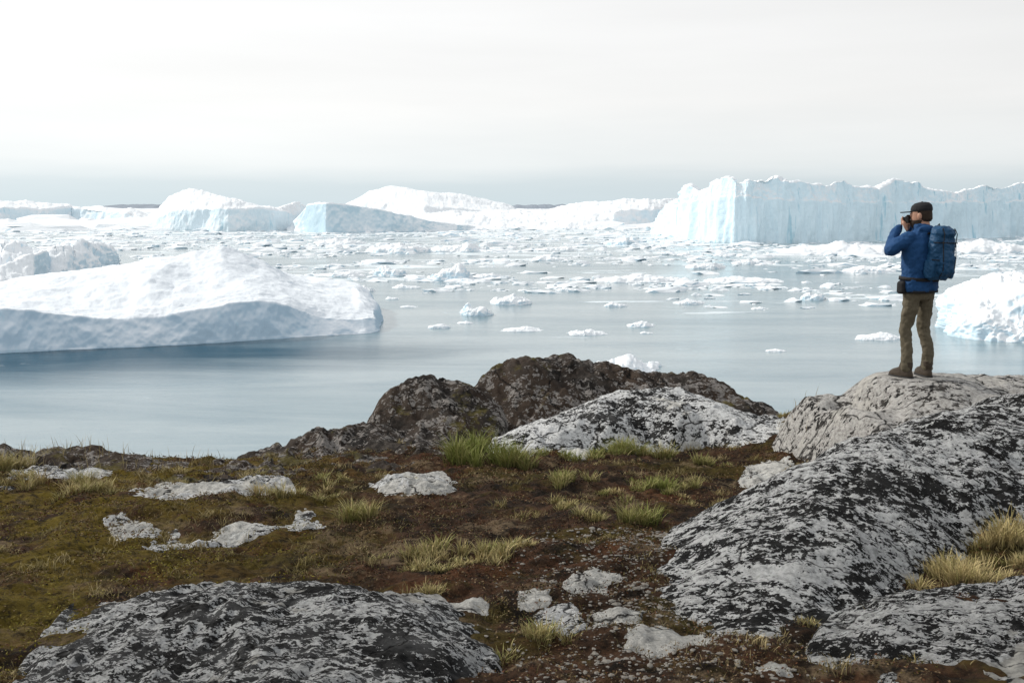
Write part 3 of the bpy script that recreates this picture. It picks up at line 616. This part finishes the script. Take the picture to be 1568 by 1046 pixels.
def hand(name,w,pc,tips,thumb):
    k=B(); w=Vector(w); pc=Vector(pc); k.tube([w,(w+pc)/2,pc],[.026,.034,.036],14,.5)
    for i,(m,tp) in enumerate(tips): k.tube([pc,m,tp],[.011,.0095,.008],10)
    k.tube([(w+pc)/2,thumb[0],thumb[1]],[.015,.011,.009],10); k.make(name,skin,cj,.0035,2)
hand('left_hand',(-.075,.0,-.10),(-.072,.02,-.045),[((-.06,.05,-.03+.018*i-.02),(-.02,.045+.004*(i%2),-.035+.02*i)) for i in range(4)],((-.05,.0,-.05),(-.02,-.02,-.05)))
hand('right_hand',(.085,.03,-.09),(.078,.01,-.03),[((.083,.03,-.025+.019*i),(.045,.03,-.03+.02*i)) for i in range(4)],((.065,-.03,-.03),(.04,-.03,-.02)))
# backpack
pk=bpy.data.objects.new('pack_joint',None); S.collection.objects.link(pk); pk.parent=man; pk.location=(0.06,-.195,1.265); pk.rotation_euler=(radians(2),radians(2),0)
k=B(); k.vert([(0,.02,-.26,.10,.06),(0,.01,-.23,.13,.078),(0,0,-.1,.143,.09),(0,0,.08,.143,.09),(0,.01,.18,.13,.08),(0,.02,.22,.095,.065)],2.5)
k.vert([(0,.01,.15,.125,.085),(0,0,.195,.135,.095),(0,.0,.24,.118,.078),(0,.02,.27,.07,.05)],2.3)
k.vert([(0,-.07,-.21,.08,.03),(0,-.083,-.17,.10,.042),(0,-.083,-.03,.10,.038),(0,-.075,.03,.07,.025)],2.4)
for sx in(-1,1): k.vert([(sx*.123,0,-.24,.03,.05),(sx*.137,0,-.18,.033,.06),(sx*.135,0,-.07,.03,.055)],2.4)
k.make('backpack',bm_,pk,.006,1,.032,.055)
k=B()
for sx in(-1,1):
    k.tube([(sx*.085,.09,.19),(sx*.1,.17,.235),(sx*.11,.285,.2),(sx*.125,.345,.08),(sx*.14,.32,-.08),(sx*.17,.19,-.18),(sx*.13,.07,-.22)],[.03]*7,10,.3,False,(0,1,0))
    k.tube([(sx*.08,-.06,.255),(sx*.085,-.095,.2),(sx*.085,-.093,.1),(sx*.083,-.113,-.04),(sx*.075,-.115,-.16),(sx*.07,-.07,-.24)],[.008]*6,8,.4,False)
for zz_ in (.11,-.06): k.tube([(-.143,-.02,zz_),(-.13,-.075,zz_),(0,-.12 if zz_<0 else -.092,zz_),(.13,-.075,zz_),(.143,-.02,zz_)],[.007]*5,8,.4,False)
k.tube([(-.03,.07,.25),(0,.06,.29),(.03,.07,.25)],[.007]*3,8,1,False)
k.make('pack_straps',blk,pk,.004,1)
k=B(); k.vert([(-.05,.195,-.285,.208,.158),(-.05,.195,-.25,.208,.158)],2.3); k.make('hip_belt',blk,pk,0)
k=B(); k.vert([(-.20,.03,.86,.025,.035),(-.21,.03,.88,.03,.045),(-.21,.03,.97,.03,.045),(-.20,.03,.99,.022,.035)],3); k.make('belt_pouch',blk,man,.006,2)

# ------------------------------------------------------------------ light
sv=Vector((-.78,.40,.56)).normalized(); el=math.asin(sv.z); az=math.atan2(sv.x,sv.y)
sun=bpy.data.lights.new('sun','SUN'); so=bpy.data.objects.new('sun',sun); S.collection.objects.link(so)
sun.energy=3.3; sun.angle=radians(2.); sun.color=(1,.95,.87); so.rotation_euler=sv.to_track_quat('Z','Y').to_euler()
w=bpy.data.worlds.new('World'); S.world=w; w.use_nodes=True; t=w.node_tree; N_=t.nodes; bg=N_['Background']
sky=N_.new('ShaderNodeTexSky'); sky.sky_type='NISHITA'; sky.sun_disc=False; sky.sun_elevation=el; sky.sun_rotation=az
tc=N_.new('ShaderNodeTexCoord'); sx=N_.new('ShaderNodeSeparateXYZ'); t.links.new(tc.outputs['Generated'],sx.inputs[0])
mp=N_.new('ShaderNodeMapping'); mp.inputs['Scale'].default_value=(1.,1.,9.); mp.inputs['Rotation'].default_value=(0,.05,0); t.links.new(tc.outputs['Generated'],mp.inputs[0])
no=N_.new('ShaderNodeTexNoise'); no.inputs['Scale'].default_value=1.8; no.inputs['Detail'].default_value=7; no.inputs['Roughness'].default_value=.52; t.links.new(mp.outputs[0],no.inputs['Vector'])
def wm_(op,a,b):
    k=N_.new('ShaderNodeMath'); k.operation=op
    for i,v in enumerate((a,b)):
        if isinstance(v,(int,float)): k.inputs[i].default_value=v
        else: t.links.new(v,k.inputs[i])
    return k.outputs[0]
zz=wm_('ADD',sx.outputs['Z'],wm_('MULTIPLY',wm_('SUBTRACT',no.outputs['Fac'],.5),.05))
cr=N_.new('ShaderNodeValToRGB'); e=cr.color_ramp.elements
st=[(0.,(.66,.77,.82)),(.022,(.71,.80,.84)),(.045,(.88,.92,.93)),(.10,(.985,.985,.975)),(.2,(.985,.985,.98)),(.45,(.87,.90,.93))]
while len(e)<len(st): e.new(.5)
for q,(p_,c) in zip(e,st): q.position=p_; q.color=(*c,1)
t.links.new(zz,cr.inputs[0])
gr=wm_('ADD',wm_('MULTIPLY',sx.outputs['X'],-.16),wm_('ADD',.985,wm_('MULTIPLY',wm_('SUBTRACT',no.outputs['Fac'],.5),.18)))
vm=N_.new('ShaderNodeVectorMath'); vm.operation='SCALE'; t.links.new(cr.outputs[0],vm.inputs[0]); t.links.new(wm_('MULTIPLY',gr,10.),vm.inputs['Scale'])
mx=N_.new('ShaderNodeMix'); mx.data_type='RGBA'; mx.inputs[0].default_value=.96; t.links.new(sky.outputs[0],mx.inputs[6]); t.links.new(vm.outputs[0],mx.inputs[7])
t.links.new(mx.outputs[2],bg.inputs['Color']); bg.inputs['Strength'].default_value=.1
